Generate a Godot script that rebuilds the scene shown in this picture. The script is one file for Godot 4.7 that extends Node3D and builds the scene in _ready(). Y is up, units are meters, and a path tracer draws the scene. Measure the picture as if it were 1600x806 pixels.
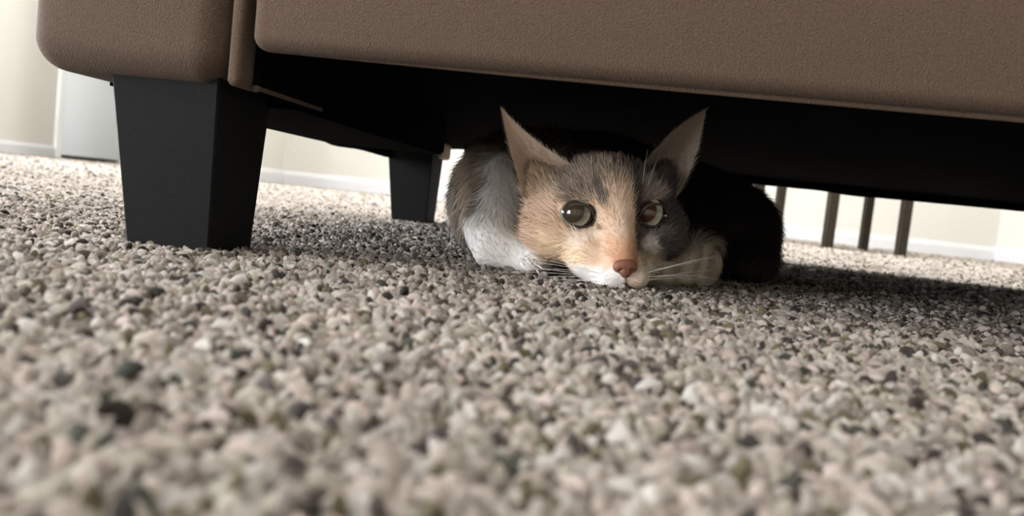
extends Node3D

var rng := RandomNumberGenerator.new()
var taken := {}
var noise_a := FastNoiseLite.new()
var noise_b := FastNoiseLite.new()

# ------------------------------------------------------------------ helpers
func numbered(called: String) -> String:
	if not taken.has(called):
		taken[called] = 0
		return called
	taken[called] += 1
	return "%s_%03d" % [called, taken[called]]

func thing(called: String, label: String, category: String, at := Vector3.ZERO, turn := 0.0, group := "") -> Node3D:
	var o := Node3D.new()
	o.name = numbered(called)
	add_child(o, true)
	o.position = at
	o.rotation.y = turn
	o.set_meta("label", label)
	o.set_meta("category", category)
	if group != "":
		o.set_meta("group", group)
	return o

func part(called: String, mesh: Mesh, mat: Material, parent: Node3D, xf := Transform3D()) -> MeshInstance3D:
	var o := MeshInstance3D.new()
	o.mesh = mesh
	o.material_override = mat
	o.transform = xf
	var n := 0
	var nm := called
	while parent.has_node(NodePath(nm)):
		n += 1
		nm = "%s_%03d" % [called, n]
	o.name = nm
	parent.add_child(o, true)
	return o

func struct(called: String, mesh: Mesh, mat: Material, label := "", category := "") -> MeshInstance3D:
	var o := part(called, mesh, mat, self)
	o.set_meta("kind", "structure")
	if label != "":
		o.set_meta("label", label)
		o.set_meta("category", category)
	return o

func begin() -> SurfaceTool:
	var st := SurfaceTool.new()
	st.begin(Mesh.PRIMITIVE_TRIANGLES)
	return st

func quad(st: SurfaceTool, a: Vector3, b: Vector3, c: Vector3, d: Vector3) -> void:
	for p: Vector3 in [a, b, c, a, c, d]:
		st.add_vertex(p)

func add_box(st: SurfaceTool, lo: Vector3, hi: Vector3) -> void:
	st.set_smooth_group(-1)
	var p := [Vector3(lo.x, lo.y, lo.z), Vector3(hi.x, lo.y, lo.z), Vector3(hi.x, hi.y, lo.z), Vector3(lo.x, hi.y, lo.z),
		Vector3(lo.x, lo.y, hi.z), Vector3(hi.x, lo.y, hi.z), Vector3(hi.x, hi.y, hi.z), Vector3(lo.x, hi.y, hi.z)]
	for f in [[0, 1, 2, 3], [5, 4, 7, 6], [4, 0, 3, 7], [1, 5, 6, 2], [3, 2, 6, 7], [4, 5, 1, 0]]:
		quad(st, p[f[0]], p[f[1]], p[f[2]], p[f[3]])

func done(st: SurfaceTool) -> ArrayMesh:
	st.generate_normals()
	return st.commit()

func box_mesh(lo: Vector3, hi: Vector3) -> ArrayMesh:
	var st := begin()
	add_box(st, lo, hi)
	return done(st)

# box with rounded edges; bulge pushes the middle of the faces out a little
func round_box(lo: Vector3, hi: Vector3, r: float, seg := 4, bulge := 0.0, grid := 8) -> ArrayMesh:
	var st := begin()
	st.set_smooth_group(0)
	var c := (lo + hi) * 0.5
	var h := (hi - lo) * 0.5
	r = minf(r, minf(h.x, minf(h.y, h.z)))
	var inner := h - Vector3(r, r, r)
	for axis in 3:
		for s: float in [-1.0, 1.0]:
			var ua := (axis + 1) % 3
			var va := (axis + 2) % 3
			var us := edge_steps(inner[ua], r, seg, grid)
			var vs := edge_steps(inner[va], r, seg, grid)
			var pts := []
			for u: float in us:
				var row := []
				for v: float in vs:
					var q := Vector3.ZERO
					q[axis] = s * h[axis]
					q[ua] = u
					q[va] = v
					var core := Vector3(clampf(q.x, -inner.x, inner.x), clampf(q.y, -inner.y, inner.y), clampf(q.z, -inner.z, inner.z))
					var d := (q - core)
					var p := core + d.normalized() * r
					if bulge > 0.0:
						var fu := 1.0 - pow(minf(1.0, absf(q[ua]) / inner[ua]), 4.0)
						var fv := 1.0 - pow(minf(1.0, absf(q[va]) / inner[va]), 4.0)
						p[axis] += s * bulge * fu * fv
					row.append(c + p)
				pts.append(row)
			for i in us.size() - 1:
				for j in vs.size() - 1:
					if s > 0.0:
						quad(st, pts[i][j], pts[i][j + 1], pts[i + 1][j + 1], pts[i + 1][j])
					else:
						quad(st, pts[i][j], pts[i + 1][j], pts[i + 1][j + 1], pts[i][j + 1])
	st.index()
	return done(st)

func edge_steps(inner: float, r: float, seg: int, grid: int) -> Array:
	var out := []
	for i in seg:
		out.append(-inner - r * tan(PI / 4 * (1.0 - float(i) / seg)))
	for i in grid + 1:
		out.append(-inner + 2.0 * inner * i / grid)
	for i in seg:
		out.append(inner + r * tan(PI / 4 * float(i + 1) / seg))
	return out

# a tube along points with radii; closed by points at its ends
func add_tube(st: SurfaceTool, pts: Array, rad: Array, sides := 8, squash := 1.0) -> void:
	st.set_smooth_group(0)
	var rings := []
	var side := Vector3.RIGHT
	for i in pts.size():
		var t: Vector3 = ((pts[mini(i + 1, pts.size() - 1)] as Vector3) - (pts[maxi(i - 1, 0)] as Vector3)).normalized()
		side = side - t * side.dot(t)
		if side.length() < 0.05:
			side = t.cross(Vector3.UP)
		side = side.normalized()
		var up := t.cross(side)
		var ring := []
		for k in sides:
			var a := TAU * k / sides
			ring.append((pts[i] as Vector3) + (side * cos(a) + up * sin(a) * squash) * float(rad[i]))
		rings.append(ring)
	for i in rings.size() - 1:
		for k in sides:
			var k2 := (k + 1) % sides
			quad(st, rings[i][k], rings[i + 1][k], rings[i + 1][k2], rings[i][k2])
	for e in [0, rings.size() - 1]:
		var m: Vector3 = pts[e]
		for k in sides:
			var k2 := (k + 1) % sides
			var a: Vector3 = rings[e][k]
			var b: Vector3 = rings[e][k2]
			for p: Vector3 in ([a, b, m] if e == 0 else [b, a, m]):
				st.add_vertex(p)

func tube_mesh(pts: Array, rad: Array, sides := 8) -> ArrayMesh:
	var st := begin()
	add_tube(st, pts, rad, sides)
	st.index()
	return done(st)

# tapered square post with chamfered upright edges; w0 at y0, w1 at y1
func taper_post(y0: float, w0: float, y1: float, w1: float, chamfer: float, top_shift := Vector2.ZERO) -> ArrayMesh:
	var st := begin()
	st.set_smooth_group(-1)
	var loops := []
	for e in [[y0, w0, Vector2.ZERO], [y1, w1, top_shift]]:
		var h: float = e[1] / 2.0
		var loop := []
		for k in [[-1, -1, 0], [-1, -1, 1], [1, -1, 0], [1, -1, 1], [1, 1, 0], [1, 1, 1], [-1, 1, 0], [-1, 1, 1]]:
			var x: float = k[0] * h
			var z: float = k[1] * h
			var along_x: bool = (k[2] == 1) == (k[0] * k[1] > 0)
			if along_x:
				x -= k[0] * chamfer
			else:
				z -= k[1] * chamfer
			loop.append(Vector3(x + e[2].x, e[0], z + e[2].y))
		loops.append(loop)
	for k in 8:
		var k2 := (k + 1) % 8
		quad(st, loops[0][k], loops[0][k2], loops[1][k2], loops[1][k])
	for k in range(1, 7):
		for p: Vector3 in [loops[0][0], loops[0][k + 1], loops[0][k]]:
			st.add_vertex(p)
		for p: Vector3 in [loops[1][0], loops[1][k], loops[1][k + 1]]:
			st.add_vertex(p)
	return done(st)

# a profile (distance from the wall, height) run straight from a to b; out points into the room
func run_profile(a: Vector3, b: Vector3, outward: Vector3, prof: Array) -> ArrayMesh:
	var st := begin()
	st.set_smooth_group(-1)
	var flip := (b - a).cross(Vector3.UP).dot(outward) < 0.0
	for i in prof.size() - 1:
		var p: Vector2 = prof[i]
		var q: Vector2 = prof[i + 1]
		var v := [a + outward * p.x + Vector3.UP * p.y, b + outward * p.x + Vector3.UP * p.y, b + outward * q.x + Vector3.UP * q.y, a + outward * q.x + Vector3.UP * q.y]
		if flip:
			quad(st, v[0], v[1], v[2], v[3])
		else:
			quad(st, v[3], v[2], v[1], v[0])
	for e: Vector3 in [a, b]:
		for i in range(1, prof.size() - 1):
			for p: Vector2 in [prof[0], prof[i], prof[i + 1]]:
				st.add_vertex(e + outward * p.x + Vector3.UP * p.y)
	return done(st)

func lin(r: float, g: float, b: float) -> Color:
	return Color(r, g, b).linear_to_srgb()

func plain(c: Color, rough := 0.8, spec := 0.5) -> StandardMaterial3D:
	var m := StandardMaterial3D.new()
	m.albedo_color = c
	m.roughness = rough
	m.metallic_specular = spec
	return m

func noise_tex(freq: float, size := 256, octaves := 3, lo := Color(0.75, 0.75, 0.75), hi := Color.WHITE, normal := false, strength := 2.0) -> NoiseTexture2D:
	var n := FastNoiseLite.new()
	n.seed = 7 + int(freq * 1000.0)
	n.frequency = freq
	n.fractal_octaves = octaves
	var t := NoiseTexture2D.new()
	t.width = size
	t.height = size
	t.seamless = true
	t.noise = n
	if normal:
		t.as_normal_map = true
		t.bump_strength = strength
	else:
		var g := Gradient.new()
		g.set_color(0, lo)
		g.set_color(1, hi)
		t.color_ramp = g
	return t

func grainy(c: Color, rough: float, scale: float, lo: float, bump := 1.0, freq := 0.05) -> StandardMaterial3D:
	var m := plain(c, rough)
	m.albedo_texture = noise_tex(freq, 256, 4, Color(lo, lo, lo))
	m.normal_enabled = bump > 0.0
	if bump > 0.0:
		m.normal_texture = noise_tex(freq * 2.0, 256, 3, Color.BLACK, Color.WHITE, true, bump)
	m.uv1_triplanar = true
	m.uv1_scale = Vector3(scale, scale, scale)
	return m

# ------------------------------------------------------------------ signed distance fields and surface nets
class Blob:
	var kind := 0            # 0 ellipsoid, 1 tapered capsule
	var a := Vector3.ZERO
	var b := Vector3.ZERO
	var r := Vector3.ONE
	var ra := 0.0
	var rb := 0.0
	var k := 0.01
	var turn := Basis()
	var turned := false
	func dist(p: Vector3) -> float:
		if kind == 0:
			var q := p - a
			if turned:
				q = q * turn
			var k0 := (q / r).length()
			var k1 := (q / (r * r)).length()
			return k0 * (k0 - 1.0) / k1 if k1 > 0.0001 else -minf(r.x, minf(r.y, r.z))
		var ab := b - a
		var t := clampf((p - a).dot(ab) / ab.length_squared(), 0.0, 1.0)
		return p.distance_to(a + ab * t) - lerpf(ra, rb, t)

func ell(a: Vector3, r: Vector3, k := 0.01, turn := Vector3.ZERO) -> Blob:
	var o := Blob.new()
	o.a = a
	o.r = r
	o.k = k
	if turn != Vector3.ZERO:
		o.turn = Basis.from_euler(turn)
		o.turned = true
	return o

func cap(a: Vector3, ra: float, b: Vector3, rb: float, k := 0.01) -> Blob:
	var o := Blob.new()
	o.kind = 1
	o.a = a
	o.b = b
	o.ra = ra
	o.rb = rb
	o.k = k
	return o

func field(p: Vector3, blobs: Array[Blob], cuts: Array[Blob]) -> float:
	var d := 10.0
	for o in blobs:
		var e := o.dist(p)
		var h := maxf(o.k - absf(d - e), 0.0) / o.k
		d = minf(d, e) - h * h * o.k * 0.25
	for o in cuts:
		var e := -o.dist(p)
		var h := maxf(o.k - absf(d - e), 0.0) / o.k
		d = maxf(d, e) + h * h * o.k * 0.25
	return d

# returns [vertices, normals, triangle indices]
func surface_net(lo: Vector3, hi: Vector3, cell: float, blobs: Array[Blob], cuts: Array[Blob]) -> Array:
	var nx := int(ceil((hi.x - lo.x) / cell / 4.0)) * 4
	var ny := int(ceil((hi.y - lo.y) / cell / 4.0)) * 4
	var nz := int(ceil((hi.z - lo.z) / cell / 4.0)) * 4
	var sx := nx + 1
	var sxy := (nx + 1) * (ny + 1)
	var f := PackedFloat32Array()
	f.resize(sxy * (nz + 1))
	f.fill(1.0)
	for bz in range(0, nz + 1, 4):
		for by in range(0, ny + 1, 4):
			for bx in range(0, nx + 1, 4):
				var mid := field(lo + Vector3(bx + 1.5, by + 1.5, bz + 1.5) * cell, blobs, cuts)
				var far := absf(mid) > cell * 7.0
				for z in range(bz, mini(bz + 4, nz + 1)):
					for y in range(by, mini(by + 4, ny + 1)):
						for x in range(bx, mini(bx + 4, nx + 1)):
							f[x + y * sx + z * sxy] = mid if far else field(lo + Vector3(x, y, z) * cell, blobs, cuts)
	var ids := PackedInt32Array()
	ids.resize(f.size())
	ids.fill(-1)
	var verts := PackedVector3Array()
	var corners := PackedInt32Array([0, 1, sx, sx + 1, sxy, sxy + 1, sxy + sx, sxy + sx + 1])
	var offs: Array[Vector3] = [Vector3(0, 0, 0), Vector3(1, 0, 0), Vector3(0, 1, 0), Vector3(1, 1, 0), Vector3(0, 0, 1), Vector3(1, 0, 1), Vector3(0, 1, 1), Vector3(1, 1, 1)]
	var edges := PackedInt32Array([0, 1, 2, 3, 4, 5, 6, 7, 0, 2, 1, 3, 4, 6, 5, 7, 0, 4, 1, 5, 2, 6, 3, 7])
	for z in nz:
		for y in ny:
			for x in nx:
				var at := x + y * sx + z * sxy
				var inside := 0
				for c in 8:
					if f[at + corners[c]] < 0.0:
						inside += 1
				if inside == 0 or inside == 8:
					continue
				var sum := Vector3.ZERO
				var n := 0
				for e in 12:
					var i := edges[e * 2]
					var j := edges[e * 2 + 1]
					var fa := f[at + corners[i]]
					var fb := f[at + corners[j]]
					if (fa < 0.0) != (fb < 0.0):
						sum += offs[i].lerp(offs[j], fa / (fa - fb))
						n += 1
				ids[at] = verts.size()
				verts.append(lo + (Vector3(x, y, z) + sum / n) * cell)
	var tris := PackedInt32Array()
	for z in range(1, nz):
		for y in range(1, ny):
			for x in range(1, nx):
				var at := x + y * sx + z * sxy
				var here := f[at] < 0.0
				for axis in 3:
					var step: int = [1, sx, sxy][axis]
					if here == (f[at + step] < 0.0):
						continue
					var u: int = [sx, sxy, 1][axis]
					var v: int = [sxy, 1, sx][axis]
					var q := [ids[at], ids[at - u], ids[at - u - v], ids[at - v]]
					if q.min() < 0:
						continue
					if not here:
						tris.append_array(PackedInt32Array([q[0], q[1], q[2], q[0], q[2], q[3]]))
					else:
						tris.append_array(PackedInt32Array([q[0], q[2], q[1], q[0], q[3], q[2]]))
	var norms := PackedVector3Array()
	norms.resize(verts.size())
	for i in range(0, tris.size(), 3):
		var n := (verts[tris[i + 2]] - verts[tris[i]]).cross(verts[tris[i + 1]] - verts[tris[i]])
		for j in 3:
			norms[tris[i + j]] += n
	for i in norms.size():
		norms[i] = norms[i].normalized()
	return [verts, norms, tris]

# ------------------------------------------------------------------ scene
const FLOOR_LOW := -0.0040
const CEILING := 2.45
const BACK := -4.6
const RIGHT := 2.75
const LEFT := -3.2
const FRONT := 3.6
const HALL_END := -7.2

func _ready() -> void:
	rng.seed = 11
	noise_a.seed = 3
	noise_a.frequency = 1.0
	noise_b.seed = 9
	noise_b.frequency = 1.0
	view_and_light()
	room()
	window_and_door()
	carpet()
	sofa()
	cat()
	chairs()
	ceiling_lamp()

func view_and_light() -> void:
	var cam := Camera3D.new()
	cam.name = "camera"
	cam.position = Vector3(0, 0.053, 0)
	cam.basis = Basis(Vector3.RIGHT, deg_to_rad(-4.13)) * Basis(Vector3.BACK, deg_to_rad(6.2))
	cam.near = 0.02
	cam.far = 50.0
	var lens := CameraAttributesPhysical.new()
	lens.frustum_focal_length = 37.22
	lens.frustum_focus_distance = 0.6
	lens.frustum_near = 0.02
	lens.frustum_far = 50.0
	lens.exposure_aperture = 12.5
	cam.attributes = lens
	cam.fov = rad_to_deg(2.0 * atan(403.0 / 1250.0))
	add_child(cam)
	cam.current = true
	var env := Environment.new()
	env.background_mode = Environment.BG_SKY
	var sky := Sky.new()
	var sm := ProceduralSkyMaterial.new()
	sm.sky_top_color = Color(0.62, 0.72, 0.85)
	sm.sky_horizon_color = Color(0.86, 0.88, 0.90)
	sm.ground_bottom_color = Color(0.40, 0.40, 0.38)
	sm.ground_horizon_color = Color(0.60, 0.60, 0.58)
	sky.sky_material = sm
	env.sky = sky
	env.background_energy_multiplier = 1.0
	env.tonemap_mode = Environment.TONE_MAPPER_LINEAR
	env.tonemap_exposure = 2.08
	env.sdfgi_enabled = true
	env.ssao_enabled = true
	env.ssil_enabled = true
	var we := WorldEnvironment.new()
	we.name = "environment"
	we.environment = env
	add_child(we)
	# daylight entering through the window in the left wall
	var day := AreaLight3D.new()
	day.name = "window_daylight"
	day.area_size = Vector2(2.3, 1.98)
	day.light_color = Color(0.92, 0.96, 1.0)
	day.light_energy = 11.0
	day.area_range = 14.0
	day.shadow_enabled = true
	day.position = Vector3(LEFT + 0.02, 1.05, -2.3)
	day.rotation.y = -PI / 2
	add_child(day)
	var near := AreaLight3D.new()  # added light, set low and forward to reach the cat under the sofa
	near.name = "added_near_daylight"
	near.area_size = Vector2(2.2, 1.2)
	near.light_color = Color(0.96, 0.97, 1.0)
	near.light_energy = 11.0
	near.area_range = 14.0
	near.shadow_enabled = true
	near.position = Vector3(LEFT + 0.02, 0.66, 1.1)
	near.rotation.y = -PI / 2
	add_child(near)

func room() -> void:
	var paint := grainy(lin(0.55, 0.525, 0.46), 0.85, 3.0, 0.94, 0.4, 0.08)
	var white := plain(lin(0.52, 0.51, 0.50), 0.45)
	var backing := grainy(lin(0.50, 0.43, 0.36), 0.95, 14.0, 0.45, 2.0, 0.12)
	var t := 0.14
	struct("floor", box_mesh(Vector3(LEFT - t, -0.08, HALL_END - t), Vector3(RIGHT + t, FLOOR_LOW, FRONT + t)), backing, "carpet covered floor slab of the room", "floor")
	struct("ceiling", box_mesh(Vector3(LEFT - t, CEILING, HALL_END - t), Vector3(RIGHT + t, CEILING + 0.1, FRONT + t)), plain(lin(0.8, 0.79, 0.77), 0.9), "flat white ceiling above the room", "ceiling")
	struct("wall_back", box_mesh(Vector3(-1.36, FLOOR_LOW, BACK - t), Vector3(RIGHT + t, CEILING, BACK)), paint, "cream painted wall behind the sofa and the dining chairs", "wall")
	struct("wall_right", box_mesh(Vector3(RIGHT, FLOOR_LOW, BACK), Vector3(RIGHT + t, CEILING, FRONT + t)), paint, "brightly lit wall at the far right corner of the room", "wall")
	struct("wall_front", box_mesh(Vector3(LEFT - t, FLOOR_LOW, FRONT), Vector3(RIGHT, CEILING, FRONT + t)), paint, "cream wall behind the viewer", "wall")
	struct("wall_hall", box_mesh(Vector3(-1.50, FLOOR_LOW, HALL_END), Vector3(-1.36, CEILING, -3.9)), paint, "shaded end of the partition wall seen just right of the front sofa leg", "wall")
	struct("wall_end", box_mesh(Vector3(LEFT - t, FLOOR_LOW, HALL_END - t), Vector3(-1.36, CEILING, HALL_END)), paint, "wall at the far end of the hall", "wall")
	# the left wall has a window opening (z -3.45 .. -1.15) and a door opening (z -6.42 .. -5.56)
	var st := begin()
	var x0 := LEFT - t
	add_box(st, Vector3(x0, FLOOR_LOW, HALL_END), Vector3(LEFT, CEILING, -6.42))
	add_box(st, Vector3(x0, 2.05, -6.42), Vector3(LEFT, CEILING, -5.56))
	add_box(st, Vector3(x0, FLOOR_LOW, -5.56), Vector3(LEFT, CEILING, -3.45))
	add_box(st, Vector3(x0, FLOOR_LOW, -3.45), Vector3(LEFT, 0.05, -1.15))
	add_box(st, Vector3(x0, 2.05, -3.45), Vector3(LEFT, CEILING, -1.15))
	add_box(st, Vector3(x0, FLOOR_LOW, -1.15), Vector3(LEFT, CEILING, 0.0))
	add_box(st, Vector3(x0, FLOOR_LOW, 0.0), Vector3(LEFT, 0.05, 2.2))
	add_box(st, Vector3(x0, 1.28, 0.0), Vector3(LEFT, CEILING, 2.2))
	add_box(st, Vector3(x0, FLOOR_LOW, 2.2), Vector3(LEFT, CEILING, FRONT))
	struct("wall_left", done(st), paint, "cream wall at the far left beside the white door", "wall")
	var prof := [Vector2(0, FLOOR_LOW), Vector2(0.014, FLOOR_LOW), Vector2(0.014, 0.058), Vector2(0.006, 0.078), Vector2(0.004, 0.082), Vector2(0, 0.082)]
	struct("baseboard_back", run_profile(Vector3(-1.36, 0, BACK), Vector3(RIGHT, 0, BACK), Vector3.BACK, prof), white, "white bevelled baseboard along the cream wall behind the sofa", "baseboard")
	struct("baseboard_right", run_profile(Vector3(RIGHT, 0, BACK), Vector3(RIGHT, 0, FRONT), Vector3.LEFT, prof), white, "bright white baseboard along the right wall", "baseboard")
	struct("baseboard_hall", run_profile(Vector3(-1.36, 0, BACK + 0.014), Vector3(-1.36, 0, -3.9), Vector3.RIGHT, prof), white, "shaded baseboard on the partition wall beside the front sofa leg", "baseboard")
	struct("baseboard_left", run_profile(Vector3(LEFT, 0, -5.49), Vector3(LEFT, 0, FRONT), Vector3.RIGHT, prof), white, "white baseboard left of the white door", "baseboard")
	struct("baseboard_end", run_profile(Vector3(LEFT, 0, -6.49), Vector3(LEFT, 0, HALL_END), Vector3.RIGHT, prof), white, "white baseboard beyond the white door", "baseboard")

func window_and_door() -> void:
	var white := plain(lin(0.82, 0.82, 0.81), 0.4)
	var glass := plain(Color(1, 1, 1, 0.08), 0.02)
	glass.transparency = BaseMaterial3D.TRANSPARENCY_ALPHA
	var xm := LEFT - 0.09
	for k in 2:
		var z0: float = [-3.45, 0.0][k]
		var z1: float = [-1.15, 2.2][k]
		var zm := (z0 + z1) / 2.0
		var top: float = [2.05, 1.28][k]  # the second window is added, kept low so its light gets under the sofa
		var w := Node3D.new()
		w.name = "window_%d" % (k + 1)
		w.set_meta("kind", "structure")
		w.set_meta("label", ["tall low window in the left wall beyond the sofa", "low unseen window in the left wall nearer than the sofa, added to light the cat"][k])
		w.set_meta("category", "window")
		add_child(w)
		var st := begin()
		add_box(st, Vector3(xm - 0.03, 0.05, z0), Vector3(xm + 0.03, 0.11, z1))
		add_box(st, Vector3(xm - 0.03, top - 0.06, z0), Vector3(xm + 0.03, top, z1))
		for z: float in [z0, zm - 0.03, z1 - 0.06]:
			add_box(st, Vector3(xm - 0.03, 0.11, z), Vector3(xm + 0.03, top - 0.06, z + 0.06))
		part("window_frame", done(st), white, w)
		part("pane", box_mesh(Vector3(xm - 0.003, 0.11, z0 + 0.06), Vector3(xm + 0.003, top - 0.06, zm - 0.03)), glass, w)
		part("pane", box_mesh(Vector3(xm - 0.003, 0.11, zm + 0.03), Vector3(xm + 0.003, top - 0.06, z1 - 0.06)), glass, w)
	# door leaf set in the left wall, facing the room
	var d := Node3D.new()
	d.name = "door_1"
	d.set_meta("kind", "structure")
	d.set_meta("label", "plain white door left of the front sofa leg with a dark gap beneath it")
	d.set_meta("category", "door")
	add_child(d)
	part("door_leaf", round_box(Vector3(LEFT - 0.06, 0.026, -6.412), Vector3(LEFT - 0.014, 2.042, -5.580), 0.003, 2, 0.0, 2), plain(lin(0.86, 0.89, 0.91), 0.4), d)
	var cs := begin()
	add_box(cs, Vector3(LEFT, FLOOR_LOW, -5.555), Vector3(LEFT + 0.018, 2.115, -5.49))
	add_box(cs, Vector3(LEFT, FLOOR_LOW, -6.49), Vector3(LEFT + 0.018, 2.115, -6.425))
	add_box(cs, Vector3(LEFT, 2.05, -6.425), Vector3(LEFT + 0.018, 2.115, -5.555))
	part("door_casing", done(cs), white, d)
	part("door_gap_shade", box_mesh(Vector3(LEFT - 0.14, FLOOR_LOW, -6.42), Vector3(LEFT - 0.012, 0.004, -5.56)), plain(lin(0.02, 0.018, 0.015), 0.8), d)  # near-black strip: the shade under the door put into its colour
	part("door_backing", box_mesh(Vector3(LEFT - 0.14, 0.004, -6.42), Vector3(LEFT - 0.12, 2.05, -5.56)), plain(lin(0.05, 0.05, 0.05), 0.9), d)  # dark sheet that makes the gaps round the leaf read as shade
	var kb := begin()
	add_tube(kb, [Vector3(LEFT - 0.012, 0.95, -6.34), Vector3(LEFT + 0.03, 0.95, -6.34), Vector3(LEFT + 0.035, 0.95, -6.34), Vector3(LEFT + 0.055, 0.95, -6.34), Vector3(LEFT + 0.065, 0.95, -6.34)], [0.012, 0.012, 0.024, 0.028, 0.016], 12)
	var brass := plain(lin(0.6, 0.55, 0.45), 0.3)
	brass.metallic = 1.0
	part("door_handle", done(kb), brass, d)
	var hg := begin()
	for y: float in [0.25, 1.0, 1.8]:
		add_tube(hg, [Vector3(LEFT - 0.008, y - 0.045, -5.566), Vector3(LEFT - 0.008, y + 0.045, -5.566)], [0.006, 0.006], 8)
	part("hinge", done(hg), brass, d)

# ------------------------------------------------------------------ carpet
func tuft_mesh(kind: int) -> ArrayMesh:
	# a short kinked length of two twisted plies
	var st := begin()
	st.set_smooth_group(0)
	var path: Array = [
		[Vector3(0, -9, 0), Vector3(0.1, -5, 0.2), Vector3(0.5, -2, 0), Vector3(1.4, 0.2, 0.3), Vector3(2.9, 0.9, 0.1), Vector3(4.3, 0.3, -0.5), Vector3(5.1, -0.9, -0.8)],
		[Vector3(0, -9, 0), Vector3(-0.4, -5, 0), Vector3(0.3, -2.4, 0.4), Vector3(0.2, -0.6, -0.2), Vector3(0.7, 0.8, 0.3), Vector3(0.8, 1.9, 0.6), Vector3(1.1, 2.5, 0.8)],
		[Vector3(0, -9, 0), Vector3(0.3, -5, 0.2), Vector3(0.2, -2.2, -0.2), Vector3(1.0, -0.2, 0.5), Vector3(2.2, 0.5, 1.2), Vector3(2.8, 0.1, 2.2), Vector3(2.6, -0.9, 3.0)]][kind]
	var curve := Curve3D.new()
	for i in path.size():
		var t: Vector3 = ((path[mini(i + 1, path.size() - 1)] as Vector3) - (path[maxi(i - 1, 0)] as Vector3)) / 6.0
		curve.add_point((path[i] as Vector3) * 0.001, -t * 0.001, t * 0.001)
	var n := 13
	var sides := 8
	var rings := []
	var side := Vector3.RIGHT
	var length := curve.get_baked_length()
	for i in n:
		var v := float(i) / (n - 1)
		var p := curve.sample_baked(length * v, true)
		var t := (curve.sample_baked(minf(length, length * v + 0.0003), true) - curve.sample_baked(maxf(0.0, length * v - 0.0003), true)).normalized()
		side = (side - t * side.dot(t)).normalized()
		var up := t.cross(side)
		var r := 0.00135 * (0.85 + 0.35 * sin(PI * minf(v * 1.1, 1.0))) * (1.0 if v < 0.9 else lerpf(1.0, 0.45, (v - 0.9) * 10.0))
		var ring := []
		for k in sides:
			var a := TAU * k / sides
			var ply := 0.74 + 0.42 * absf(cos(a - v * 11.0))
			ring.append(p + (side * cos(a) + up * sin(a)) * r * ply)
		rings.append(ring)
	for i in n - 1:
		for k in sides:
			var k2 := (k + 1) % sides
			quad(st, rings[i][k], rings[i + 1][k], rings[i + 1][k2], rings[i][k2])
	var m := curve.sample_baked(length, true)
	for k in sides:
		for p: Vector3 in [rings[n - 1][(k + 1) % sides], rings[n - 1][k], m]:
			st.add_vertex(p)
	st.index()
	# the loose fibres of a yarn spread its shading: lean the normals towards the tip's direction
	var arr := done(st).surface_get_arrays(0)
	var norms: PackedVector3Array = arr[Mesh.ARRAY_NORMAL]
	for i in norms.size():
		norms[i] = (norms[i] + Vector3.UP * 1.1).normalized()
	arr[Mesh.ARRAY_NORMAL] = norms
	var out := ArrayMesh.new()
	out.add_surface_from_arrays(Mesh.PRIMITIVE_TRIANGLES, arr)
	return out

func yarn_color() -> Color:
	var u := rng.randf()
	var v := rng.randf_range(0.90, 1.08)
	if u < 0.075:
		v = rng.randf_range(0.5, 1.4)
		return Color(0.068 * v, 0.052 * v, 0.041 * v)
	if u < 0.125:
		return Color(0.15 * v, 0.125 * v, 0.065 * v)
	if u < 0.139:
		return Color(0.066 * v, 0.066 * v, 0.046 * v)
	if u < 0.1402:
		return Color(0.20 * v, 0.05 * v, 0.045 * v)
	if u < 0.23:
		return Color(0.27 * v, 0.225 * v, 0.185 * v)
	if u < 0.38:
		return Color(0.58 * v, 0.47 * v, 0.40 * v)
	if u < 0.52:
		return Color(0.50 * v, 0.45 * v, 0.355 * v)
	if u < 0.66:
		return Color(0.63 * v, 0.58 * v, 0.51 * v)
	return Color(0.54 * v, 0.465 * v, 0.39 * v)

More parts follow.
